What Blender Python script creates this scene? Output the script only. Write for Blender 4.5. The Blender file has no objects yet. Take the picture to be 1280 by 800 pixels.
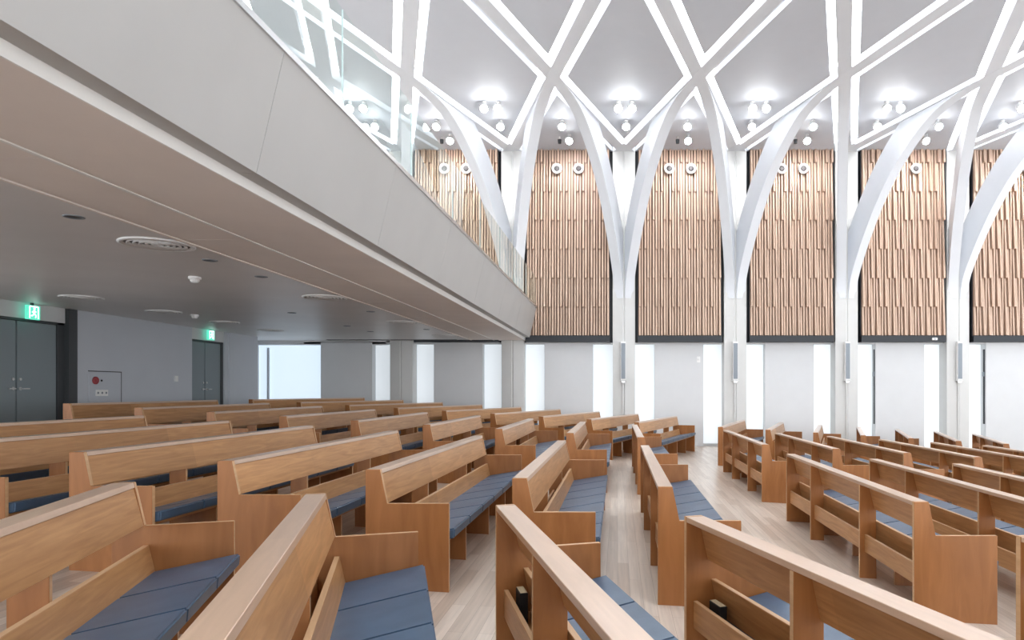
import bpy, bmesh, math, random
from mathutils import Vector, Matrix
random.seed(7)
sc = bpy.context.scene
COL = sc.collection
EYE = 1.6                     # camera height in world z; z values below are relative to the eye, Z() lifts them

# ------------------------------------------------------------------ materials
def mat(name, color=(.8, .8, .8), rough=.5, metal=0, emit=None, estr=0, spec=.5):
    m = bpy.data.materials.new(name); m.use_nodes = True
    b = m.node_tree.nodes['Principled BSDF']
    b.inputs['Base Color'].default_value = (*color, 1)
    b.inputs['Roughness'].default_value = rough
    b.inputs['Metallic'].default_value = metal
    b.inputs['Specular IOR Level'].default_value = spec
    if emit:
        b.inputs['Emission Color'].default_value = (*emit, 1)
        b.inputs['Emission Strength'].default_value = estr
    return m

def nodes(m): return m.node_tree.nodes, m.node_tree.links

def plaster(name, color, var=.03, scale=2.5, rough=.6):
    m = mat(name, color, rough, spec=.3); n, l = nodes(m); b = n['Principled BSDF']
    tc = n.new('ShaderNodeTexCoord'); nz = n.new('ShaderNodeTexNoise')
    nz.inputs['Scale'].default_value = scale; nz.inputs['Detail'].default_value = 4
    l.new(tc.outputs['Object'], nz.inputs['Vector'])
    r = n.new('ShaderNodeValToRGB')
    r.color_ramp.elements[0].position = .3; r.color_ramp.elements[1].position = .7
    r.color_ramp.elements[0].color = (*[c*(1-var) for c in color], 1)
    r.color_ramp.elements[1].color = (*[min(1, c*(1+var)) for c in color], 1)
    l.new(nz.outputs['Fac'], r.inputs['Fac']); l.new(r.outputs['Color'], b.inputs['Base Color'])
    bp = n.new('ShaderNodeBump'); bp.inputs['Strength'].default_value = .03
    nz2 = n.new('ShaderNodeTexNoise'); nz2.inputs['Scale'].default_value = 60
    l.new(tc.outputs['Object'], nz2.inputs['Vector'])
    l.new(nz2.outputs['Fac'], bp.inputs['Height']); l.new(bp.outputs['Normal'], b.inputs['Normal'])
    return m

def wood(name, dark, light, grain=(18, 1.2, 18), sheet=1.27, rough=.38, tone=.10, coat=0):
    """veneer: grain stretched along local Y, sheets of veneer change tone every `sheet` metres, each pew has its own tone"""
    m = mat(name, light, rough, spec=.5); n, l = nodes(m); b = n['Principled BSDF']
    b.inputs['Coat Weight'].default_value = coat; b.inputs['Coat Roughness'].default_value = .34; b.inputs['Coat IOR'].default_value = 2.1
    tc = n.new('ShaderNodeTexCoord'); oi = n.new('ShaderNodeObjectInfo')
    off = n.new('ShaderNodeVectorMath'); off.operation = 'ADD'
    sca = n.new('ShaderNodeVectorMath'); sca.operation = 'SCALE'; sca.inputs['Scale'].default_value = 40
    cx = n.new('ShaderNodeCombineXYZ')
    for i in range(3): l.new(oi.outputs['Random'], cx.inputs[i])
    l.new(cx.outputs[0], sca.inputs[0]); l.new(tc.outputs['Object'], off.inputs[0]); l.new(sca.outputs[0], off.inputs[1])
    mp = n.new('ShaderNodeMapping'); mp.inputs['Scale'].default_value = grain
    l.new(off.outputs[0], mp.inputs['Vector'])
    nz = n.new('ShaderNodeTexNoise'); nz.inputs['Scale'].default_value = 1.6; nz.inputs['Detail'].default_value = 6; nz.inputs['Distortion'].default_value = 1.1
    l.new(mp.outputs[0], nz.inputs['Vector'])
    ramp = n.new('ShaderNodeValToRGB')
    ramp.color_ramp.elements[0].position = .25; ramp.color_ramp.elements[0].color = (*dark, 1)
    ramp.color_ramp.elements[1].position = .72; ramp.color_ramp.elements[1].color = (*light, 1)
    l.new(nz.outputs['Fac'], ramp.inputs['Fac'])
    # sheet tone
    sx = n.new('ShaderNodeSeparateXYZ'); l.new(tc.outputs['Object'], sx.inputs[0])
    dv = n.new('ShaderNodeMath'); dv.operation = 'DIVIDE'; dv.inputs[1].default_value = sheet; l.new(sx.outputs['Y'], dv.inputs[0])
    fl = n.new('ShaderNodeMath'); fl.operation = 'FLOOR'; l.new(dv.outputs[0], fl.inputs[0])
    ad = n.new('ShaderNodeMath'); ad.operation = 'MULTIPLY_ADD'; ad.inputs[1].default_value = 3.7; l.new(fl.outputs[0], ad.inputs[0])
    m40 = n.new('ShaderNodeMath'); m40.operation = 'MULTIPLY'; m40.inputs[1].default_value = 91.3; l.new(oi.outputs['Random'], m40.inputs[0])
    l.new(m40.outputs[0], ad.inputs[2])
    wn = n.new('ShaderNodeTexWhiteNoise'); wn.noise_dimensions = '1D'; l.new(ad.outputs[0], wn.inputs['W'])
    mr = n.new('ShaderNodeMapRange'); mr.inputs['To Min'].default_value = 1-tone; mr.inputs['To Max'].default_value = 1+tone
    l.new(wn.outputs['Value'], mr.inputs['Value'])
    mul = n.new('ShaderNodeVectorMath'); mul.operation = 'SCALE'
    l.new(ramp.outputs['Color'], mul.inputs[0]); l.new(mr.outputs[0], mul.inputs['Scale'])
    l.new(mul.outputs[0], b.inputs['Base Color'])
    return m

WALL = plaster('wall_paint', (.68, .685, .69))
COLM = plaster('column_paint', (.64, .64, .625), .02)
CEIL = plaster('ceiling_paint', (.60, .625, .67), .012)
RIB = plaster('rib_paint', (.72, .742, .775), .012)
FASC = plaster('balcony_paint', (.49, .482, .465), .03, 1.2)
LIPLIT = plaster('balcony_lip_lit_paint', (.84, .83, .80), .02)  # paler than the fascia: nave light on the lip put into the colour
SOFF = plaster('soffit_paint', (.86, .79, .735), .03, 1.5)
LOWC = plaster('low_ceiling_paint', (.78, .765, .755), .03, 1.2, .4)
REAR = plaster('rear_wall_paint', (.58, .61, .66), .02, 1.5)
GREYP = plaster('bay_panel_paint', (.665, .675, .685), .015)
DARK = mat('dark_frame', (.012, .015, .020), .5)
DOORM = mat('door_paint', (.235, .28, .30), .42)
FRAMEM = mat('door_frame_paint', (.055, .06, .065), .4)
BLACK = mat('black_gap', (.006, .006, .007), .6)
WHITE = mat('white_plastic', (.85, .85, .84), .35)
GREYM = mat('grey_metal_mesh', (.24, .27, .30), .5, .2)
METAL = mat('brushed_steel', (.6, .6, .6), .3, .9)
RED = mat('red_plastic', (.33, .05, .06), .35)
SLOT = mat('cove_light', (.9, .9, .9), .6, emit=(.96, .985, 1), estr=5.5)
LAMP = mat('lamp_lens', (1, 1, 1), .3, emit=(.95, .98, 1), estr=60)
WIN = mat('frosted_glass_daylight', (.8, .85, .88), .6, emit=(.88, .945, 1.0), estr=.33)
WIND = mat('corner_glass_daylight', (.8, .85, .88), .6, emit=(.70, .85, 1.0), estr=.52)
SIGNG = mat('sign_green', (.02, .3, .2), .4, emit=(.12, .70, .50), estr=.8)
SIGNW = mat('sign_white', (.9, 1, .95), .4, emit=(.8, 1, .93), estr=1.3)
WOOD = wood('pew_veneer', (.41, .193, .070), (.60, .32, .135))
WOODE = wood('pew_end_veneer', (.30, .115, .032), (.415, .172, .054), grain=(6, 6, 1.0), tone=.06)
EDGE = wood('pew_edge', (.55, .33, .17), (.66, .42, .23), tone=.04)
WCAP = wood('pew_cap_veneer', (.50, .32, .20), (.63, .42, .28), rough=.35, coat=1.0)
BATTEN = wood('batten_timber', (.53, .365, .265), (.70, .515, .395), grain=(10, 10, .8), sheet=90, rough=.55, tone=.08)

def cushion_mat():
    m = mat('blue_leatherette', (.060, .105, .165), .36, spec=.6); n, l = nodes(m); b = n['Principled BSDF']
    tc = n.new('ShaderNodeTexCoord'); nz = n.new('ShaderNodeTexNoise'); nz.inputs['Scale'].default_value = 6; nz.inputs['Detail'].default_value = 5
    l.new(tc.outputs['Object'], nz.inputs['Vector'])
    r = n.new('ShaderNodeValToRGB'); r.color_ramp.elements[0].position = .3; r.color_ramp.elements[1].position = .7
    r.color_ramp.elements[0].color = (.052, .098, .165, 1); r.color_ramp.elements[1].color = (.074, .132, .215, 1)
    l.new(nz.outputs['Fac'], r.inputs['Fac']); l.new(r.outputs['Color'], b.inputs['Base Color'])
    nz2 = n.new('ShaderNodeTexNoise'); nz2.inputs['Scale'].default_value = 220
    l.new(tc.outputs['Object'], nz2.inputs['Vector'])
    bp = n.new('ShaderNodeBump'); bp.inputs['Strength'].default_value = .12; bp.inputs['Distance'].default_value = .004
    l.new(nz2.outputs['Fac'], bp.inputs['Height']); l.new(bp.outputs['Normal'], b.inputs['Normal'])
    return m
CUSH = cushion_mat()

def floor_mat():
    m = mat('pale_oak_planks', (.6, .5, .42), .30, spec=.8); n, l = nodes(m); b = n['Principled BSDF']
    tc = n.new('ShaderNodeTexCoord')
    rot = n.new('ShaderNodeMapping'); rot.inputs['Rotation'].default_value = (0, 0, math.pi/2)
    l.new(tc.outputs['Object'], rot.inputs['Vector'])
    br = n.new('ShaderNodeTexBrick'); br.offset = .37; br.inputs['Scale'].default_value = 1
    br.inputs['Brick Width'].default_value = 1.4; br.inputs['Row Height'].default_value = .095
    br.inputs['Mortar Size'].default_value = .0012; br.inputs['Mortar Smooth'].default_value = .2
    br.inputs['Color1'].default_value = (.68, .585, .50, 1); br.inputs['Color2'].default_value = (.50, .395, .315, 1)
    br.inputs['Mortar'].default_value = (.30, .23, .18, 1); br.inputs['Bias'].default_value = -.15
    l.new(rot.outputs[0], br.inputs['Vector'])
    gm = n.new('ShaderNodeMapping'); gm.inputs['Scale'].default_value = (26, 1.0, 26)
    l.new(tc.outputs['Object'], gm.inputs['Vector'])
    nz = n.new('ShaderNodeTexNoise'); nz.inputs['Scale'].default_value = 1.5; nz.inputs['Detail'].default_value = 6
    l.new(gm.outputs[0], nz.inputs['Vector'])
    mr = n.new('ShaderNodeMapRange'); mr.inputs['From Min'].default_value = .3; mr.inputs['From Max'].default_value = .7
    mr.inputs['To Min'].default_value = .86; mr.inputs['To Max'].default_value = 1.1
    l.new(nz.outputs['Fac'], mr.inputs['Value'])
    mu = n.new('ShaderNodeVectorMath'); mu.operation = 'SCALE'
    l.new(br.outputs['Color'], mu.inputs[0]); l.new(mr.outputs[0], mu.inputs['Scale']); l.new(mu.outputs[0], b.inputs['Base Color'])
    return m
FLOOR = floor_mat()

def glass_mat():
    m = bpy.data.materials.new('clear_glass'); m.use_nodes = True; n, l = nodes(m)
    n.remove(n['Principled BSDF']); out = n['Material Output']
    tr = n.new('ShaderNodeBsdfTransparent'); tr.inputs['Color'].default_value = (.945, .985, .975, 1)
    gl = n.new('ShaderNodeBsdfGlossy'); gl.inputs['Roughness'].default_value = .0; gl.inputs['Color'].default_value = (.95, 1, .98, 1)
    fr = n.new('ShaderNodeFresnel'); fr.inputs['IOR'].default_value = 1.5
    ge = n.new('ShaderNodeNewGeometry'); inv = n.new('ShaderNodeMath'); inv.operation = 'SUBTRACT'; inv.inputs[0].default_value = 1
    l.new(ge.outputs['Backfacing'], inv.inputs[1]); mf = n.new('ShaderNodeMath'); mf.operation = 'MULTIPLY'
    l.new(fr.outputs[0], mf.inputs[0]); l.new(inv.outputs[0], mf.inputs[1])
    mx = n.new('ShaderNodeMixShader'); l.new(mf.outputs[0], mx.inputs[0]); l.new(tr.outputs[0], mx.inputs[1]); l.new(gl.outputs[0], mx.inputs[2])
    l.new(mx.outputs[0], out.inputs['Surface'])
    return m
GLASS = glass_mat()
GEDGE = mat('glass_edge', (.50, .60, .60), .15)

# ------------------------------------------------------------------ mesh helpers
class MB:
    """collects shapes, then links them as ONE mesh object; several materials allowed"""
    def __init__(self): self.bm = bmesh.new(); self.mats = []
    def mi(self, m):
        if m not in self.mats: self.mats.append(m)
        return self.mats.index(m)
    def poly(self, pts, m):
        f = self.bm.faces.new([self.bm.verts.new(p) for p in pts]); f.material_index = self.mi(m); return f
    def hexa(self, p, m):
        """p: 8 corners, bottom 4 (ccw) then top 4"""
        v = [self.bm.verts.new(q) for q in p]; i = self.mi(m)
        for idx in ((3, 2, 1, 0), (4, 5, 6, 7), (0, 1, 5, 4), (1, 2, 6, 5), (2, 3, 7, 6), (3, 0, 4, 7)):
            f = self.bm.faces.new([v[k] for k in idx]); f.material_index = i
        return v
    def box(self, x0, x1, y0, y1, z0, z1, m):
        return self.hexa([(x0, y0, z0), (x1, y0, z0), (x1, y1, z0), (x0, y1, z0),
                          (x0, y0, z1), (x1, y0, z1), (x1, y1, z1), (x0, y1, z1)], m)
    def prism(self, a, b, m, rim=None):
        """two congruent outlines a, b (lists of 3D points) joined; rim material for the sides"""
        va = [self.bm.verts.new(p) for p in a]; vb = [self.bm.verts.new(p) for p in b]; i = self.mi(m); j = self.mi(rim or m)
        f = self.bm.faces.new(va); f.material_index = i
        f = self.bm.faces.new(list(reversed(vb))); f.material_index = i
        n = len(a)
        for k in range(n):
            f = self.bm.faces.new([va[(k+1) % n], va[k], vb[k], vb[(k+1) % n]]); f.material_index = j
    def cyl(self, c, axis, r0, r1, h, m, seg=24, cap=True):
        """frustum from c along axis"""
        ax = Vector(axis).normalized(); u = ax.orthogonal().normalized(); w = ax.cross(u); c = Vector(c)
        A = [c + (u*math.cos(t)+w*math.sin(t))*r0 for t in [2*math.pi*k/seg for k in range(seg)]]
        B = [c + ax*h + (u*math.cos(t)+w*math.sin(t))*r1 for t in [2*math.pi*k/seg for k in range(seg)]]
        self.prism(A, B, m)
    def ring(self, c, axis, prof, m, seg=32):
        """lathe: prof = [(radius, height)...] around axis"""
        ax = Vector(axis).normalized(); u = ax.orthogonal().normalized(); w = ax.cross(u); c = Vector(c); i = self.mi(m)
        rings = [[self.bm.verts.new(c + ax*h + (u*math.cos(2*math.pi*k/seg)+w*math.sin(2*math.pi*k/seg))*r) for k in range(seg)] for r, h in prof]
        for a, b in zip(rings, rings[1:]):
            for k in range(seg):
                f = self.bm.faces.new([a[k], a[(k+1) % seg], b[(k+1) % seg], b[k]]); f.material_index = i; f.smooth = True
    def build(self, name, parent=None, bevel=0, bseg=2, loc=None):
        bmesh.ops.recalc_face_normals(self.bm, faces=self.bm.faces)
        if bevel:
            bmesh.ops.bevel(self.bm, geom=list(self.bm.edges), offset=bevel, segments=bseg, affect='EDGES', clamp_overlap=True)
        me = bpy.data.meshes.new(name); self.bm.to_mesh(me); self.bm.free()
        for m in self.mats: me.materials.append(m)
        o = bpy.data.objects.new(name, me); COL.objects.link(o)
        if parent: o.parent = parent
        if loc: o.location = loc
        return o

def Z(z): return z + EYE
def tag(o, label, cat, group=None):
    o['label'] = label; o['category'] = cat
    if group: o['group'] = group
    return o
def struct(o, label=None):
    o['kind'] = 'structure'
    if label: o['label'] = label
    return o
def empty(name, loc=(0, 0, 0), rz=0):
    o = bpy.data.objects.new(name, None); COL.objects.link(o); o.location = loc; o.rotation_euler = (0, 0, rz)
    o.empty_display_size = .2
    return o
def copy_tree(o, parent=None):
    c = o.copy(); COL.objects.link(c); c.parent = parent
    for ch in o.children: copy_tree(ch, c)
    return c

# ------------------------------------------------------------------ layout numbers
K = .0588                                     # floor slope, falling towards +X
X0, Z0 = .293, -1.563
def fz(x): return Z(Z0 - K*(x - X0))           # floor height at x
XREAR = -10.1
YW = 20.95
BAY, XC0 = 3.333, .186
YCOL = 20.4
YN = 15.6                                      # first row of rib crossings
ZP, ZB, ZS = 7.175, 7.15, 7.45                   # ceiling panel, beam soffit, slot top
HALF = 4.95

# ------------------------------------------------------------------ floor
fm = MB(); xa, xb = -12.0, 18.0
fm.hexa([(xa, -9, fz(xa)-.2), (xb, -9, fz(xb)-.2), (xb, 21.3, fz(xb)-.2), (xa, 21.3, fz(xa)-.2),
         (xa, -9, fz(xa)), (xb, -9, fz(xb)), (xb, 21.3, fz(xb)), (xa, 21.3, fz(xa))], FLOOR)
struct(fm.build('floor'), 'pale oak plank floor sloping gently down')

# ------------------------------------------------------------------ window wall (back of the picture)
b = MB(); b.box(-12, 18, YW+.05, YW+.3, Z(-3.2), Z(7.6), WALL)
struct(b.build('wall_back'), 'white wall behind the columns')
KS = range(-3, 5)                               # columns
def xcol(k): return XC0 + BAY*k
wn = 1
for k in range(-3, 5):
    xl, xr = xcol(k)+.33, xcol(k+1)-.33
    mid = (xl+xr)/2
    low = k in (-3, -2)                         # bays under the balcony
    # frosted daylight strips either side of the grey panel
    gx0, gx1 = mid-.735, mid+.735
    if k == -3: gx0, gx1 = -8.96, -7.41
    for side, (a, c) in enumerate(((xl, gx0+.12), (gx1-.12, xr))):
        if k == -3 and side == 0: continue
        w = MB(); w.box(a, c, YW-.03, YW+.02, fz(xl)-.05, Z(1.40), WIN)
        o = struct(w.build('window_%d' % wn), 'tall frosted daylight window strip beside a column'); wn += 1
    # panel box with return faces
    g = MB(); g.box(gx0, gx1, 20.6, YW-.04, fz(gx1)-.1, Z(1.44), GREYP)
    o = struct(g.build('wall_bay'), 'pale grey wall panel standing between two light strips')
    # slim dark slit window with a latch in the left return of the panel
    if k >= 2:
        s = MB(); s.box(gx0-.012, gx0+.004, 20.66, 20.76, Z(-1.02), Z(1.24), DARK)
        so = tag(s.build('slit_vent'), ['slim dark vertical slit beside the frosted strip behind the column nearest the balcony',][0], 'vent')
        so['label'] = {-2: 'slim dark vertical slit in the wall return under the balcony',
                       -1: 'slim dark vertical slit in the first return right of the balcony post',
                       0: 'slim dark vertical slit in the second wall return right of the balcony',
                       1: 'slim dark vertical slit in the third wall return right of the balcony',
                       2: 'slim dark vertical slit beside the panel right of the third column speaker',
                       3: 'slim dark vertical slit beside the panel right of the fourth column speaker',
                       4: 'slim dark vertical slit beyond the right edge'}[k]
        so['group'] = 'slits in the wall returns'
        l = MB(); l.box(gx0-.030, gx0-.013, 20.66, 20.77, Z(.42), Z(.56), GREYM); l.build('latch', so, .004)
    # header above the light strips
    h = MB(); h.box(xl, xr, 20.62, YW+.04, Z(1.40), Z(1.46), WALL); struct(h.build('trim_%d' % (k+4)), 'thin white header over the light strips')
# corner daylight opening at the far left
w = MB(); w.box(-11.6, -8.9, YW-.03, YW+.02, fz(-11)-.3, Z(1.38), WIND)
struct(w.build('window_%d' % wn), 'wide bright corner window under the balcony')
w = MB(); w.box(-11.15, -10.98, 20.84, 20.90, Z(-1.2), Z(1.38), WALL); struct(w.build('window_frame'), 'white frame of the corner window')
s = MB(); s.box(-10.70, -10.64, 20.82, 20.88, Z(-1.2), Z(1.30), REAR); tag(s.build('window_bar'), 'slim grey upright bar in front of the corner window under the balcony', 'bar')
h = MB(); h.box(-12, -7.0, 20.62, YW+.05, Z(1.38), Z(1.56), WALL); struct(h.build('wall_header'), 'white header over the corner window')

# ------------------------------------------------------------------ columns
POS = {-3: 'far left', -2: 'left', -1: 'first', 0: 'second', 1: 'third', 2: 'fourth', 3: 'fifth', 4: 'sixth'}
for k in KS:
    if k == -3: continue
    x = xcol(k); c = MB(); w = .335
    zt = Z(1.5) if k == -3 else Z(7.5)
    zb = fz(x)-.1
    out = [(x-w, YW), (x-w, YCOL+.03), (x-.03, YCOL-.01), (x-.012, YCOL+.012), (x+.012, YCOL+.012), (x+.03, YCOL-.01), (x+w, YCOL+.03), (x+w, YW)]
    c.prism([(a, b_, zb) for a, b_ in out], [(a, b_, zt) for a, b_ in out], COLM)
    struct(c.build('column'), 'white ridged column of the window wall')

# ------------------------------------------------------------------ timber slat panels
SLATN = {-3: 'hidden behind the balcony', -2: 'seen through the balcony glass', -1: 'just right of the balcony end', 0: 'second right of the balcony end',
         1: 'third right of the balcony end', 2: 'fourth right of the balcony end', 3: 'at the right edge of the view'}
YS = 20.32
ZSL0, ZSL1 = 1.64, 7.24
for k in range(-2, 4):
    xl, xr = xcol(k)+.335, xcol(k+1)-.335
    mid = (xl+xr)/2; s0, s1 = mid-1.235, mid+1.235
    root = empty('slat_panel', (mid, YS, Z(ZSL0-.2)))
    tag(root, 'tall timber slat wall panel in dark frame, '+SLATN[k], 'wall panel', 'timber slat panels between the columns')
    bz = root.location
    def L(v): return v
    f = MB()
    f.box(s0-mid-.02, s1-mid+.02, .10, .34, 0, ZSL1-ZSL0+.2, DARK)       # box behind the slats
    f.box(xl-mid-.0, xr-mid+.0, .30, .50, 0, ZSL1-ZSL0+.24, DARK)        # dark backing to the columns
    f.box(s0-mid-.02, s1-mid+.02, -.01, .12, 0, .19, DARK)              # bottom ledge
    f.build('dark_frame', root)
    sl = MB(); n = 30; p = (s1-s0)/n
    odd, even = [ZSL0, 2.49, 4.21, 5.92, ZSL1], [ZSL0, 3.34, 5.07, 6.78, ZSL1]
    for i in range(n):
        xx = s0-mid + p*i; q = i % 6; wd = p*(.60 if q in (0, 2, 3, 5) else .46); xx += p*random.uniform(.17, .24)
        br = odd if q in (0, 2) else even if q in (3, 5) else [ZSL0, ZSL1]
        for z0, z1 in zip(br, br[1:]):
            full = 1.715
            if len(br) == 2: yt = yb = .022
            else:                                   # battens lean out towards their lower end and step back at the joint
                f = min(1, (z1-z0)/full)
                if z0 == ZSL0: yt, yb = .060, .060-.115*f
                elif z1 == ZSL1: yt, yb = -.055+.115*f, -.055
                else: yt, yb = .060, -.055
            za, zc = z0-ZSL0+.2, z1-ZSL0+.2
            sl.hexa([(xx, yb, za), (xx+wd, yb, za), (xx+wd, .09, za), (xx, .09, za), (xx, yt, zc), (xx+wd, yt, zc), (xx+wd, .09, zc), (xx, .09, zc)], BATTEN)
    sl.build('timber_slats', root)
    bmt = MB(); bmt.box(s0-mid, s1-mid, .085, .101, .2, ZSL1-ZSL0+.2, mat('slat_backing', (.20, .13, .095), .7)); bmt.build('backing_board', root)
    # two round air nozzles on each panel
    for q, dx in ((0, -.322), (1, .322)):
        e = empty('air_nozzle', (mid+dx, YS-.08, Z(6.57)))
        tag(e, ('left' if q == 0 else 'right')+' round white air nozzle on the slat panel '+SLATN[k], 'air nozzle', 'round air nozzles on the slat panels')
        r = MB(); r.ring((0, .0, 0), (0, -1, 0), [(.155, .0), (.155, .03), (.148, .045), (.125, .05), (.10, .03), (.085, .02)], WHITE); r.build('ring', e)
        r = MB(); r.ring((0, 0, 0), (0, -1, 0), [(.086, .0), (.086, .02), (.07, .05), (.045, .06), (.0005, .065)], mat('nozzle_core', (.10, .09, .09), .4)); r.build('core', e)

# small fittings on the wall
e = empty('ledge_sensor', (9.42, YS-.03, Z(1.46))); tag(e, 'small white box on the dark ledge under the fourth slat panel', 'sensor')
m = MB(); m.box(-.08, .08, -.03, .015, .03, .10, WHITE); m.build('sensor_body', e, .01)
m = MB(); m.cyl((0, -.03, .065), (0, -1, 0), .022, .018, .012, GREYM, 16); m.build('sensor_eye', e)
e = empty('wall_bracket', (2.44, 20.6, Z(.93))); tag(e, 'small pale bracket high on the grey panel between first and second column speakers', 'bracket')
m = MB(); m.box(-.05, .05, -.02, -.001, -.09, .09, WHITE); m.build('back_plate', e, .003)
m = MB(); m.cyl((0, -.02, .0), (0, -1, 0), .022, .022, .10, WHITE, 16); m.build('arm', e)
# ------------------------------------------------------------------ ceiling: beams, panels, slots, arch ribs
cb = MB(); cb.box(-12, 18, -9, 21.3, Z(ZS), Z(ZS+.15), CEIL); struct(cb.build('ceiling'), 'upper ceiling above the light slots')

def beam(p, q, w=.150):
    """straight ceiling beam in plan from p to q with light strips on both sides"""
    p, q = Vector((*p, 0)), Vector((*q, 0)); d = (q-p).normalized(); nrm = Vector((-d.y, d.x, 0))
    P, Q = p, q
    def quad(a, c_, z0, z1, m, mb):
        pts = [P+nrm*a, Q+nrm*a, Q+nrm*c_, P+nrm*c_]
        mb.hexa([(v.x, v.y, Z(z0)) for v in pts]+[(v.x, v.y, Z(z1)) for v in pts], m)
    mb = MB(); quad(-w, w, ZB, ZS, RIB, mb); o = struct(mb.build('ceiling_beam'), 'white diagonal ceiling beam between two lit slots')
    for s in (-1, 1):
        ls = MB(); a, c_ = sorted((s*(w+.001), s*.315)); quad(a, c_, ZS-.05, ZS-.004, SLOT, ls); ls.build('light_strip', o)
    return o
def nodeXY(i, r):
    """lattice node: row r = 0 at the wall (columns), 1 first crossing ..."""
    return (XC0 + BAY*(i + (.5 if r % 2 else 0)), (YCOL+.1) if r == 0 else YN - HALF*(r-1))
ROWS = 5
for r in range(ROWS):
    for i in range(-4, 5):
        a = nodeXY(i, r)
        for s in (0, 1):
            j = i + (s if r % 2 else s-1)
            c_ = nodeXY(j, r+1)
            if max(abs(a[0]-3), abs(c_[0]-3)) > 15.2: continue
            if r >= 2 and (a[0] > 14 or c_[0] > 14): continue
            beam(a, c_)
for r in range(0, ROWS):
    for i in range(-4, 5):
        x, y = nodeXY(i, r)
        mb = MB(); o_ = [(x-.17, y), (x, y-.50), (x+.17, y), (x, y+.50)] if r else [(x-.33, y-.06), (x, y-.75), (x+.33, y-.06), (x, y+.3)]
        mb.prism([(a, c_, Z(ZB-.003)) for a, c_ in o_], [(a, c_, Z(ZS)) for a, c_ in o_], RIB); struct(mb.build('beam_joint'), 'crossing of two ceiling beams')
INS = .318
def inset(poly, d):
    n = len(poly); out = []
    cx_ = sum(p[0] for p in poly)/n; cy_ = sum(p[1] for p in poly)/n
    lines = []
    for k in range(n):
        a, c_ = Vector(poly[k]), Vector(poly[(k+1) % n]); dd = (c_-a).normalized(); nr = Vector((-dd.y, dd.x))
        if nr.dot(Vector((cx_, cy_))-a) < 0: nr = -nr
        dist = d if abs(dd.y) > .02 else 0
        lines.append((a+nr*dist, dd))
    for k in range(n):
        (p1, d1), (p2, d2) = lines[k-1], lines[k]
        det = d1.x*d2.y-d1.y*d2.x
        t = ((p2-p1).x*d2.y-(p2-p1).y*d2.x)/det
        v = p1+d1*t; out.append((v.x, v.y))
    return out
def cpanel(poly):
    p = inset(poly, INS); mb = MB()
    mb.prism([(x, y, Z(ZP)) for x, y in p], [(x, y, Z(ZP+.12)) for x, y in p], CEIL)
    return struct(mb.build('ceiling_panel'), 'pale grey ceiling panel framed by lit slots')
for i in range(-4, 5):
    a, c_ = nodeXY(i, 0), nodeXY(i+1, 0); ya = YW
    cpanel([a, c_, nodeXY(i, 1)])
for r in range(1, ROWS):
    for i in range(-4, 5):
        # diamond centred on (node column i, row r) between rows r-1 and r+1
        x = XC0 + BAY*(i + (.5 if (r+1) % 2 else 0))
        yb = (YCOL+.1) if r-1 == 0 else YN-HALF*(r-2)
        yc, yt = YN-HALF*(r-1), YN-HALF*r
        cpanel([(x, yb), (x+BAY/2, yc), (x, yt), (x-BAY/2, yc)])

CURVE = [(0, 2.75), (.004, 3.0), (.028, 3.45), (.10, 4.15), (.18, 4.80), (.265, 5.38), (.37, 5.95), (.484, 6.42), (.59, 6.76), (.70, 7.00), (.84, 7.12), (1.0, ZB)]
def smooth(curve, n=4):
    P = [Vector(c_) for c_ in curve]; P = [P[0]*2-P[1]]+P+[P[-1]*2-P[-2]]; out = []
    for i in range(1, len(P)-2):
        for k in range(n):
            t = k/n; a, b_, c_, d = P[i-1:i+3]
            out.append(.5*((2*b_)+(-a+c_)*t+(2*a-5*b_+4*c_-d)*t*t+(-a+3*b_-3*c_+d)*t**3))
    out.append(P[-2]); return out
def arch(k, s):
    """curved rib from column k leaning towards side s (+1/-1) up to the first crossing"""
    p = Vector((xcol(k)+s*.165, YCOL)); q = Vector((xcol(k)+s*BAY/2, YN)); ln = (q-p).length; d = (q-p)/ln
    nr = Vector((-d.y, d.x))
    C = [(c_.x*ln, c_.y) for c_ in smooth(CURVE)]
    low, up = [], []
    for i, (h, z) in enumerate(C):
        a = C[max(0, i-1)]; c_ = C[min(len(C)-1, i+1)]
        t = Vector((c_[0]-a[0], c_[1]-a[1])).normalized(); n_ = Vector((-t.y, t.x))
        low.append((h, z)); u = (h+n_.x*.74, z+n_.y*.74)
        if u[0] < -.5: u = (-.5, u[1])
        if u[1] > ZS-.01: u = (u[0]+(u[1]-ZS+.01)*0, ZS-.01)
        up.append(u)
    mb = MB(); w = .135
    i1 = mb.mi(RIB)
    rows = []
    for (h0, z0), (h1, z1) in zip(low, up):
        row = []
        for (h, z, o_) in ((h0, z0, -w), (h0, z0, w), (h1, z1, w), (h1, z1, -w)):
            v = p+d*h+nr*o_; row.append(mb.bm.verts.new((v.x, v.y, Z(z))))
        rows.append(row)
    for a, c_ in zip(rows, rows[1:]):
        for k_ in range(4):
            f = mb.bm.faces.new([a[k_], a[(k_+1) % 4], c_[(k_+1) % 4], c_[k_]]); f.smooth = k_ in (0, 2)
    mb.bm.faces.new(rows[0]); mb.bm.faces.new(rows[-1])
    o = mb.build('arch_rib'); o.data.set_sharp_from_angle(angle=math.radians(40))
    struct(o, 'curved white arch rib springing from a column to the ceiling')
for k in range(-2, 5):
    for s in (-1, 1): arch(k, s)

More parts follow.
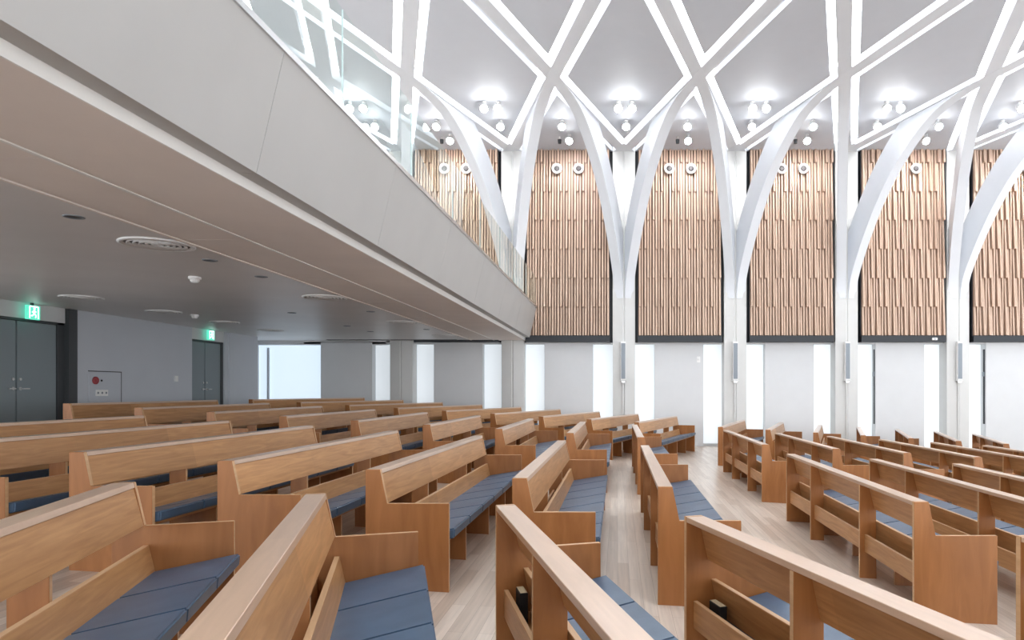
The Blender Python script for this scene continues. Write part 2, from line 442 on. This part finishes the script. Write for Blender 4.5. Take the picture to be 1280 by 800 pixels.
# ------------------------------------------------------------------ ceiling spotlights
def spot(x, y, label, power=3.2, zz=ZP):
    e = empty('spotlight', (x, y, Z(zz)))
    tag(e, label, 'spotlight', 'white ceiling spotlights along the window wall')
    m = MB(); m.ring((0, 0, 0), (0, 0, -1), [(.0005, 0), (.05, 0), (.05, .03), (.018, .035), (.018, .13)], WHITE, 24); m.build('stem', e)
    ax = Vector((0, -.62, -.62)).normalized(); c_ = Vector((0, .03, -.13))       # adjustable head turned down towards the nave
    m = MB(); m.ring(c_, ax, [(.0005, -.05), (.07, -.05), (.09, -.03), (.105, .10), (.095, .10), (.09, .085)], WHITE, 24); m.build('housing', e)
    m = MB(); m.ring(c_, ax, [(.093, .088), (.05, .10), (.0005, .104)], LAMP, 24); m.build('lens', e)
    wash = power > 20; ld = bpy.data.lights.new('spot_lamp', 'SPOT' if wash else 'POINT'); ld.energy = power; ld.shadow_soft_size = .07; ld.color = (.97, .98, 1)
    lo = bpy.data.objects.new('spot_lamp', ld); COL.objects.link(lo); lo.parent = e; lo.location = c_ + ax*.20
    if wash: ld.spot_size = math.radians(125); ld.spot_blend = .9; lo.rotation_euler = Vector((0, .80, -.60)).to_track_quat('-Z', 'Y').to_euler()
for k in range(-2, 4):
    x = xcol(k); n_ = {-2: 'column behind the balcony glass', -1: 'column at the balcony end', 0: 'first column right of the balcony', 1: 'second column right of the balcony',
                      2: 'third column right of the balcony', 3: 'fourth column right of the balcony'}[k]
    spot(x-.17, 16.96, 'left lamp of the pair of spotlights before the '+n_)
    spot(x+.17, 16.96, 'right lamp of the pair of spotlights before the '+n_)
    spot(x+.04, 18.13, 'single spotlight between lamp pair and the '+n_)
    spot(x+BAY/2-.0, 18.13, 'single spotlight under the pointed arch right of the '+n_)
    spot(x+BAY/2+.12, 19.14, 'wall spotlight close to the slats right of the '+n_, 140)
    # dark little camera-like fitting
    e = empty('ceiling_sensor', (x+BAY/2-.16, 19.3, Z(ZP)))
    tag(e, 'dark ceiling fitting by slats right of the '+n_, 'ceiling fitting', 'dark ceiling fittings by the slat panels')
    m = MB(); m.cyl((0, 0, -.10), (0, 0, 1), .02, .02, .10, WHITE, 12); m.build('stem', e)
    m = MB(); m.cyl((0, 0, -.20), (0, 0, 1), .045, .055, .11, FRAMEM, 16); m.build('head', e)

# ------------------------------------------------------------------ column loudspeakers
for k in range(0, 4):
    x = xcol(k)-.02 + (.0 if k else 0); y = YCOL-.02
    n_ = {0: 'first', 1: 'second', 2: 'third', 3: 'fourth'}[k]
    e = empty('column_speaker', (x, y, Z(.30)))
    tag(e, 'slim grey column loudspeaker on the '+n_+' white column right of the balcony', 'loudspeaker', 'slim loudspeakers on the columns')
    m = MB(); m.box(-.075, .075, -.12, -.02, 0, 1.15, WHITE); m.build('cabinet', e, .006)
    m = MB(); m.box(-.062, .062, -.128, -.119, .04, 1.10, GREYM); m.build('grille', e)
    m = MB(); m.box(-.055, .055, -.10, .03, -.075, -.0, METAL); m.box(-.11, .11, -.10, .03, -.012, .0, WHITE); m.build('bracket', e)
    m = MB(); m.box(-.022, .022, -.030, .0, fz(x)-Z(.30)+.0, -.07, COLM); m.build('cable_duct', e)

# ------------------------------------------------------------------ balcony
y0, y1 = -2.6, 20.33
def extr(prof, ya, yb, m, mb):
    mb.prism([(x, ya, Z(z)) for x, z in prof], [(x, yb, Z(z)) for x, z in prof], m)
bf = MB(); ys = [-2.6, -.05, 2.45, 4.95, 7.45, 9.95, 12.45, 14.95, 17.45, y1]
for a, c_ in zip(ys, ys[1:]):
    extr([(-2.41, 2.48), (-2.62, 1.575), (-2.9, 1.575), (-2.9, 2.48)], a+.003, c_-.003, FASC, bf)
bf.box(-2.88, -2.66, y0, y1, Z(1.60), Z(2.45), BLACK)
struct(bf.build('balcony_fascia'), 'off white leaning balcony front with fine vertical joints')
bs = MB()
extr([(-2.755, 1.575), (-2.765, 1.500), (-3.68, 1.505), (-3.68, 1.7), (-2.9, 1.7), (-2.9, 1.575)], y0, y1, LIPLIT, bs)
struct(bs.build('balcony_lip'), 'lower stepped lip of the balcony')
bs = MB(); extr([(-2.775, 1.5045), (-3.675, 1.5045), (-3.675, 1.499), (-2.775, 1.499)], y0, YW, SOFF, bs)
struct(bs.build('balcony_soffit'), 'warm beige balcony soffit')
bs = MB(); ys2 = [-2.6, -.4, 2.0, 4.4, 6.8, 9.2, 11.6, 14.0, 16.4, 18.8, YW]
for a, c_ in zip(ys2, ys2[1:]): extr([(-3.69, 1.53), (-3.69, 1.500), (-4.34, 1.500), (-4.34, 1.53)], a+.004, c_-.004, SOFF, bs)
struct(bs.build('ceiling_strip'), 'access panel strip of the balcony soffit')
bs = MB(); bs.box(XREAR-1.6, -4.36, y0, YW+.05, Z(1.50), Z(1.66), LOWC); bs.box(-4.37, -2.78, y0, YW+.05, Z(1.531), Z(1.66), LOWC)
struct(bs.build('ceiling_low'), 'low grey ceiling under the balcony')
bs = MB(); bs.box(-4.375, -4.342, y0, YW, Z(1.488), Z(1.53), SOFF); bs.box(-3.70, -3.668, y0, YW, Z(1.490), Z(1.53), LIPLIT); struct(bs.build('trim_20'), 'fine trim lines along the soffit')
bs = MB(); bs.box(XREAR-.2, -2.66, y0, YW, Z(2.2), Z(2.43), SOFF); struct(bs.build('balcony_floor'), 'balcony floor slab')
# slot diffuser by the window wall
sd = MB(); sd.box(-8.6, -4.75, 20.15, 20.30, Z(1.486), Z(1.4995), FRAMEM); tag(sd.build('slot_vent'), 'long dark slot vent in the low ceiling near the window wall', 'ceiling vent')
# glass balustrade
root = empty('glass_balustrade', (-2.45, y0, Z(2.48))); tag(root, 'frameless clear glass balustrade on top of the balcony front', 'balustrade')
gy = [-2.1, -.1, 1.95, 3.98, 6.0, 8.0, 10.0, 12.0, 14.0, 16.0, 18.0, 20.2]
for a, c_ in zip(gy, gy[1:]):
    m = MB(); m.box(.022, .034, a-y0+.006, c_-y0-.006, .0, .87, GLASS); m.build('glass_panel', root)
    m = MB(); m.box(.0205, .0355, a-y0+.005, a-y0+.0075, .0, .87, GEDGE); m.build('glass_joint', root)
m = MB(); m.box(.008, .05, 0, y1-y0-.1, -.03, .018, METAL); m.build('base_channel', root)

# ------------------------------------------------------------------ rear wall with doors
rw = MB(); fl = fz(XREAR)
rw.box(XREAR-.25, XREAR, 12.72, 16.2, fl-.2, Z(1.52), REAR)
rw.box(XREAR-.25, XREAR, 17.75, 19.15, fl-.2, Z(1.52), REAR)
rw.box(XREAR-.25, XREAR-.03, 17.6, 17.76, fl-.2, Z(1.52), REAR)
rw.box(XREAR-.25, XREAR-.05, 10.3, 12.72, Z(1.23), Z(1.52), WALL)
rw.box(XREAR-.25, XREAR-.05, 16.2, 17.75, Z(1.23), Z(1.52), WALL)
rw.box(XREAR-.25, XREAR, 8.6, 10.3, fl-.2, Z(1.52), REAR)
rw.box(XREAR-.25, XREAR, y0, YW, Z(1.66), Z(7.6), WALL)
struct(rw.build('wall_rear'), 'bluish grey rear wall under the balcony')
c = MB(); c.box(XREAR-1.6, XREAR-1.5, 19.15, YW, fl-.2, Z(1.5), WALL); c.box(XREAR-1.6, XREAR-.2, 19.1, 19.16, fl-.2, Z(1.5), REAR)
struct(c.build('wall_corner'), 'white wall of the bright rear corner')
def double_door(num, ya, ym, yb, label):
    e = empty('door_%d' % num, (XREAR-.12, ym, fl)); e['kind'] = 'structure'; e['label'] = label
    zt = Z(1.20)-fl
    for s, (a, c_) in ((-1, (ya, ym)), (1, (ym, yb))):
        m = MB(); m.box(-.02, .03, a-ym+.012, c_-ym-.012, .01, zt-.02, DOORM); lf = m.build('door_leaf', e, .004)
        m = MB(); yy = -s*-.07
        m.cyl((.03, yy, .98), (1, 0, 0), .028, .028, .012, METAL, 16); m.cyl((.042, yy, .98), (1, 0, 0), .012, .012, .04, METAL, 12)
        m.box(.075, .092, min(yy, yy+s*.13), max(yy, yy+s*.13), .97, .99, METAL); m.build('door_handle', lf)
        m = MB(); m.cyl((.03, yy, 1.14), (1, 0, 0), .026, .024, .014, METAL, 16); m.build('lock', lf)
    m = MB(); m.box(-.10, -.03, ya-ym, yb-ym, 0, zt, BLACK)
    m.box(-.06, .05, yb-ym-.006, yb-ym+.14, 0, zt+.04, FRAMEM); m.box(-.06, .05, ya-ym-.14, ya-ym+.006, 0, zt+.04, FRAMEM); m.box(-.06, .05, ya-ym-.14, yb-ym+.14, zt-.012, zt+.04, FRAMEM)
    m.build('door_frame', e)
double_door(1, 10.75, 11.57, 12.40, 'dark grey double door at the left edge')
m = MB(); m.box(XREAR-.10, XREAR+.02, 12.54, 12.74, fl-.1, Z(1.50), FRAMEM); struct(m.build('trim_21'), 'dark jamb beside the left double door')
double_door(2, 16.05, 16.85, 17.52, 'grey double door near the rear corner')
def exit_sign(y, z, label):
    e = empty('exit_sign', (XREAR+.06, y, Z(z))); tag(e, label, 'sign', 'green exit signs over the doors')
    m = MB(); m.box(-.03, .02, -.13, .13, -.12, .12, SIGNG); m.build('sign_box', e, .004)
    m = MB(); m.box(-.03, .0, -.02, .02, .12, .165, FRAMEM); m.build('bracket', e)
    m = MB(); x_ = .0225
    def bar(p, q, t):
        a = Vector((0, *p)); b_ = Vector((0, *q)); d = (b_-a).normalized(); n_ = Vector((0, -d.z, d.y))*t
        m.prism([(x_-.003, *(a+n_)[1:]), (x_-.003, *(b_+n_)[1:]), (x_-.003, *(b_-n_)[1:]), (x_-.003, *(a-n_)[1:])],
                [(x_, *(a+n_)[1:]), (x_, *(b_+n_)[1:]), (x_, *(b_-n_)[1:]), (x_, *(a-n_)[1:])], SIGNW)
    bar((-.085, -.10), (-.085, .10), .010); bar((.085, -.10), (.085, .10), .010); bar((-.085, .10), (.085, .10), .010)   # doorway
    bar((.0, .035), (.005, -.02), .018); bar((.005, -.02), (.04, -.05), .010); bar((.04, -.05), (.03, -.09), .009)
    bar((.0, -.02), (-.03, -.055), .010); bar((-.03, -.055), (-.06, -.06), .009); bar((.0, .03), (.045, .01), .008); bar((.0, .03), (-.04, .0), .008)
    m.cyl((x_-.003, .008, .065), (1, 0, 0), .021, .021, .003, SIGNW, 16)
    m.build('running_figure', e)
exit_sign(11.72, 1.335, 'lit green exit sign over the left edge double door')
exit_sign(16.85, 1.36, 'lit green exit sign over the farther double door')
# hose cabinet
e = empty('hose_cabinet', (XREAR, 13.03, fl)); tag(e, 'flush grey fire hose cabinet with red alarm in the rear wall', 'cabinet')
h0 = Z(.36)-fl
m = MB(); m.box(-.02, .012, 0, .84, .0, h0, REAR); m.build('door', e, .003)
m = MB(); m.box(-.02, .016, -.012, .85, h0, h0+.018, FRAMEM); m.box(-.02, .014, .842, .852, 0, h0, FRAMEM); m.build('door_frame', e)
m = MB(); m.ring((.012, .15, h0-.17), (1, 0, 0), [(.075, 0), (.075, .02), (.06, .035), (.055, .02), (.03, .02), (.0005, .03)], RED); m.build('alarm_ring', e)
m = MB(); m.cyl((.012, .31, h0-.17), (1, 0, 0), .02, .02, .01, BLACK, 12); m.build('push_button', e)
m = MB()
for q in range(3): m.box(.012, .024, .16+q*.105, .155+.105*(q+1), h0-.47, h0-.35, WHITE)
for q in range(3): m.cyl((.024, .21+q*.105, h0-.41), (1, 0, 0), .022, .022, .004, GREYM, 12)
m.build('socket_plate', e)
m = MB(); m.box(XREAR, XREAR+.02, 15.55, 15.66, Z(.20), Z(.33), WHITE); tag(m.build('wall_switch'), 'small white switch on the rear wall left of the farther door', 'switch')

# ------------------------------------------------------------------ fittings in the low ceiling
def diffuser(x, y, r, label):
    e = empty('ceiling_vent', (x, y, Z(1.50))); tag(e, label, 'ceiling vent', 'round air vents in the low ceiling')
    m = MB(); m.ring((0, 0, 0), (0, 0, -1), [(r, -.01), (r, .012), (r*.9, .02), (r*.84, -.002)], WHITE, 40); m.build('rim', e)
    for q in range(5):
        rr = r*(.76-.15*q); m = MB(); m.ring((0, 0, 0), (0, 0, -1), [(rr, -.005), (rr*1.03, .02), (rr*.93, .012), (rr*.90, -.005)], WHITE, 40); m.build('louvre_ring', e)
    m = MB(); m.cyl((0, 0, -.001), (0, 0, 1), r*.86, r*.86, .001, FRAMEM, 40); m.build('throat', e)
def downlight(x, y, label):
    e = empty('downlight', (x, y, Z(1.50))); tag(e, label, 'downlight', 'recessed downlights in the low ceiling')
    m = MB(); m.ring((0, 0, 0), (0, 0, -1), [(.08, -.003), (.08, .006), (.062, .008), (.052, -.002)], GREYM, 28); m.build('trim_ring', e)
    m = MB(); m.cyl((0, 0, -.002), (0, 0, 1), .058, .058, .002, FRAMEM, 28); m.build('reflector', e)
ordn = ['nearest', 'second', 'third', 'fourth', 'fifth', 'sixth']
for j, y in enumerate((7.0, 11.0, 15.0, 18.6)):
    diffuser(-4.72, y, .34, ordn[j]+' round ceiling air vent in the row beside the balcony soffit')
for j, y in enumerate((11.0, 13.0, 15.0, 17.0)):
    diffuser(-8.64, y, .30, ordn[j]+' round ceiling air vent in the row near the rear wall')
for j, y in enumerate((5.9, 7.87, 9.0, 13.0, 16.8)):
    downlight(-4.70, y, ordn[j]+' recessed downlight in the row beside the balcony soffit')
for j, y in enumerate((13.2, 15.9, 17.4)):
    downlight(-6.3, y, ordn[j]+' recessed downlight along the middle of the low ceiling')
for j, (x, y) in enumerate(((-5.6, 9.04), (-8.4, 13.55))):
    e = empty('smoke_detector', (x, y, Z(1.50))); tag(e, ['white smoke detector in the low ceiling beyond the largest round ceiling vent', 'white smoke detector on the low ceiling before the farther door'][j], 'smoke detector', 'smoke detectors')
    m = MB(); m.ring((0, 0, 0), (0, 0, -1), [(.075, -.002), (.075, .03), (.06, .035)], WHITE, 24); m.build('base', e)
    m = MB(); m.ring((0, 0, 0), (0, 0, -1), [(.055, .03), (.055, .055), (.04, .075), (.0005, .08)], WHITE, 24); m.build('sensor_head', e)

# ------------------------------------------------------------------ pews
H, T, S, A, D, LEN = .86, .1064, .1572, .6122, .6075, 3.78
AL = math.radians(17.92)
def slopev(w): return S + (A-w)*(S-T)/(H-A)       # front plane of the back at height w
def make_pew(kind):
    """local axes: x = facing, y = along the pew, z up; origin = rear corner of the near end on the floor"""
    th = {'straight': 0, 'near': AL, 'far': -AL}[kind]
    ref = LEN if kind == 'near' else 0
    def gz(v, s):                                   # floor height under a point of the pew
        dx = math.cos(th)*v - math.sin(th)*(s-ref); return -K*dx - .004
    root = empty('pew')
    def endp(s0, s1):
        m = MB(); pr = lambda s: [(0, s, gz(0, s)), (D, s, gz(D, s)), (D, s, A), (S, s, A), (T, s, H), (0, s, H)]
        m.prism(pr(s0), pr(s1), WOODE, EDGE); m.build('end_panel', root, .0025, 1)
    endp(0, .034); endp(LEN-.034, LEN)
    a, c_ = .035, LEN-.035
    # upper back panel, flush with the sloping ends
    m = MB(); t = .028; so = [(T-.001, H-.031), (S-.002, A), (S-t, A), (T-t, H-.031)]
    m.prism([(x, a, z) for x, z in so], [(x, c_, z) for x, z in so], WOOD); m.build('back_panel', root, .002, 1)
    m = MB(); so = [(0, H-.030), (T+.006, H-.030), (T, H), (0, H)]
    m.prism([(x, a, z) for x, z in so], [(x, c_, z) for x, z in so], WCAP, WCAP); m.build('top_rail', root, .002, 1)
    # lower backrest
    m = MB(); z1, z2 = .50, .30; so = [(slopev(z1), z1), (slopev(z2), z2), (slopev(z2)-.028, z2), (slopev(z1)-.028, z1)]
    m.prism([(x, a, z) for x, z in so], [(x, c_, z) for x, z in so], WOOD)
    m.box(slopev(z1)-.028, slopev(z1), a, c_, z1, z1+.003, EDGE); m.build('lower_back_panel', root, .001, 1)
    # book rack behind
    m = MB(); m.box(.042, .066, a, c_, .235, .385, WOOD); m.box(.042, .066, a, c_, .385, .388, EDGE); m.build('rack_rail', root, .001, 1)
    m = MB(); m.box(.066, .19, a, c_, .235, .255, WOOD); m.build('rack_shelf', root)
    for s in (1.13, 2.68):
        m = MB(); w0 = .03
        po = [(.0, None), (.15, None), (.145, .30), (S-.012, A), (T-.012, H-.030), (.0, H-.030)]
        f = lambda s_: [(x, s_, gz(x, s_) if z is None else z) for x, z in po]
        m.prism(f(s-w0/2), f(s+w0/2), WOODE, EDGE); m.build('post', root, .002, 1)
    # seat
    m = MB(); so = [(.19, .265), (D-.03, .335), (D-.03, .315), (.19, .245)]
    m.prism([(x, a, z) for x, z in so], [(x, c_, z) for x, z in so], WOOD); m.build('seat_board', root)
    for s in (.95, 2.0, 3.0):
        m = MB(); po = [(.24, None), (D-.085, None), (D-.085, .308), (.24, .25)]
        f = lambda s_: [(x, s_, gz(x, s_) if z is None else z) for x, z in po]
        m.prism(f(s-.014), f(s+.014), WOODE, EDGE); m.build('leg', root)
    n = 7; p = (c_-a-.01)/n
    for q in range(n):
        s0, s1 = a+.005+p*q+.0008, a+.005+p*(q+1)-.0008
        m = MB(); so = [(.20, .275), (D+.030, .350), (D+.036, .425), (.20, .352)]
        v1 = [(x, s0, z) for x, z in so]; v2 = [(x, s1, z) for x, z in so]
        m.prism(v1, v2, CUSH); o = m.build('cushion', root, .010, 3)
    return root
PROTO = {k: make_pew(k) for k in ('straight', 'near', 'far')}
USED = set()
# half-length pews of the last row share the parts of the straight pew, shortened
ROWX = {r: X0 + 1.0705*i for i, r in enumerate('dcbazyxwv'[0:1])}
rowx = {}
for i, r in enumerate('dcbazyxwv'): rowx[r] = X0 - .0 - i*1.0705
for r, v in dict(a=-2.918, b=-1.838, c=-.769, d=.293, w=-7.24, x=-6.157, y=-5.072, z=-3.999, v=-8.31).items(): rowx[r] = v
for i, r in enumerate('efghijkl'): rowx[r] = 2.160 + 1.0625*i
LEFTN = {r: n for r, n in zip('dcbazyxwv', ('first', 'second', 'third', 'fourth', 'fifth', 'sixth', 'seventh', 'eighth', 'ninth'))}
RIGHTN = {r: n for r, n in zip('efghijkl', ('first', 'second', 'third', 'fourth', 'fifth', 'sixth', 'seventh', 'eighth'))}
Y2, Y3, Y1F, Y4 = 4.973, 10.224, 3.845, 15.231
def place(r, seg):
    kind = {1: 'near', 2: 'straight', 3: 'straight', 4: 'far'}[seg]
    o = PROTO[kind] if kind not in USED else copy_tree(PROTO[kind])
    USED.add(kind)
    x = rowx[r]; z = fz(x)
    if seg == 1:
        o.location = (x+.081+math.sin(AL)*LEN, Y1F-math.cos(AL)*LEN, fz(x+.081)); o.rotation_euler = (0, 0, AL)
    elif seg == 4:
        o.location = (x+.075, Y4, fz(x+.075)); o.rotation_euler = (0, 0, -AL)
    else:
        o.location = (x, Y2 if seg == 2 else Y3, z)
    side, n = ('left', LEFTN[r]) if r in LEFTN else ('right', RIGHTN[r])
    where = {1: 'angled pew nearest the camera', 2: 'straight pew before the centre gap', 3: 'straight pew beyond the centre gap', 4: 'angled pew nearest the window wall'}[seg]
    tag(o, 'wooden blue-cushioned %s, %s row %s of the wide aisle' % (where, n, side), 'pew', 'rows of wooden pews with blue cushions')
    return o
for r in 'dcba': place(r, 1)
place('e', 1)
for r in 'dcbazyx': place(r, 2)
for r in 'efg': place(r, 2)
for r in 'dcbazyxwv': place(r, 3)
for r in 'efghij': place(r, 3)
for r in 'dcbazyxwv': place(r, 4)
for r in 'efghijk': place(r, 4)

# a few hymn books in the racks behind the two nearest pews
def book(r, s, h, label):
    x = rowx[r]+.081; p = Vector((x+math.sin(AL)*LEN, Y1F-math.cos(AL)*LEN, fz(x)))
    ca, sa = math.cos(AL), math.sin(AL)
    e = empty('hymn_book', (p.x+ca*.115-sa*s, p.y+sa*.115+ca*s, p.z+.2552), AL); tag(e, label, 'book')
    m = MB(); m.box(-.022, .022, 0, .13, 0, h, BLACK); m.build('cover', e, .003)
    m = MB(); m.box(-.018, .018, .004, .1305, .003, h+.0006, mat('page_block', (.55, .46, .30), .7)); m.build('pages', e)
book('c', LEN-.26, .17, 'black hymn book in the rack behind the foreground angled pew at centre')
book('d', LEN-.26, .16, 'black hymn book in the rack behind the foreground angled pew at right')

# ------------------------------------------------------------------ light
w = bpy.data.worlds.new('daylight'); sc.world = w; w.use_nodes = True
bg = w.node_tree.nodes['Background']; bg.inputs['Color'].default_value = (.93, .96, 1.0, 1); bg.inputs['Strength'].default_value = 1.0
_n, _l = w.node_tree.nodes, w.node_tree.links          # daylight of the windows on the open sides: brighter towards the horizon
_tc = _n.new('ShaderNodeTexCoord'); _sx = _n.new('ShaderNodeSeparateXYZ'); _l.new(_tc.outputs['Generated'], _sx.inputs[0])
_mr = _n.new('ShaderNodeMapRange'); _mr.interpolation_type = 'SMOOTHSTEP'
_mr.inputs['From Min'].default_value = .06; _mr.inputs['From Max'].default_value = .30; _mr.inputs['To Min'].default_value = 2.4; _mr.inputs['To Max'].default_value = .45
_l.new(_sx.outputs['Z'], _mr.inputs['Value']); 
_my = _n.new('ShaderNodeMapRange'); _my.inputs['From Min'].default_value = -1; _my.inputs['From Max'].default_value = -.2     # the opposite window wall is the brightest side
_my.inputs['To Min'].default_value = 1.5; _my.inputs['To Max'].default_value = .55; _l.new(_sx.outputs['Y'], _my.inputs['Value'])
_mm = _n.new('ShaderNodeMath'); _mm.operation = 'MULTIPLY'; _l.new(_mr.outputs[0], _mm.inputs[0]); _l.new(_my.outputs[0], _mm.inputs[1]); _l.new(_mm.outputs[0], bg.inputs['Strength'])

# ------------------------------------------------------------------ camera: 24 mm shift lens, level
cd = bpy.data.cameras.new('camera'); cam = bpy.data.objects.new('camera', cd); COL.objects.link(cam)
cam.location = (0, 0, EYE); cam.rotation_euler = (math.pi/2, 0, 0)
cd.sensor_fit = 'HORIZONTAL'; cd.sensor_width = 36; cd.lens = 853.35/1280*36
cd.shift_x = -(772.09-640)/1280; cd.shift_y = (487.88-400)/1280
cd.clip_start = .05; cd.clip_end = 200
sc.camera = cam

vs = sc.view_settings; vs.view_transform = 'Standard'; vs.look = 'None'; vs.gamma = 1; vs.use_curve_mapping = False
vs.exposure = 0.53
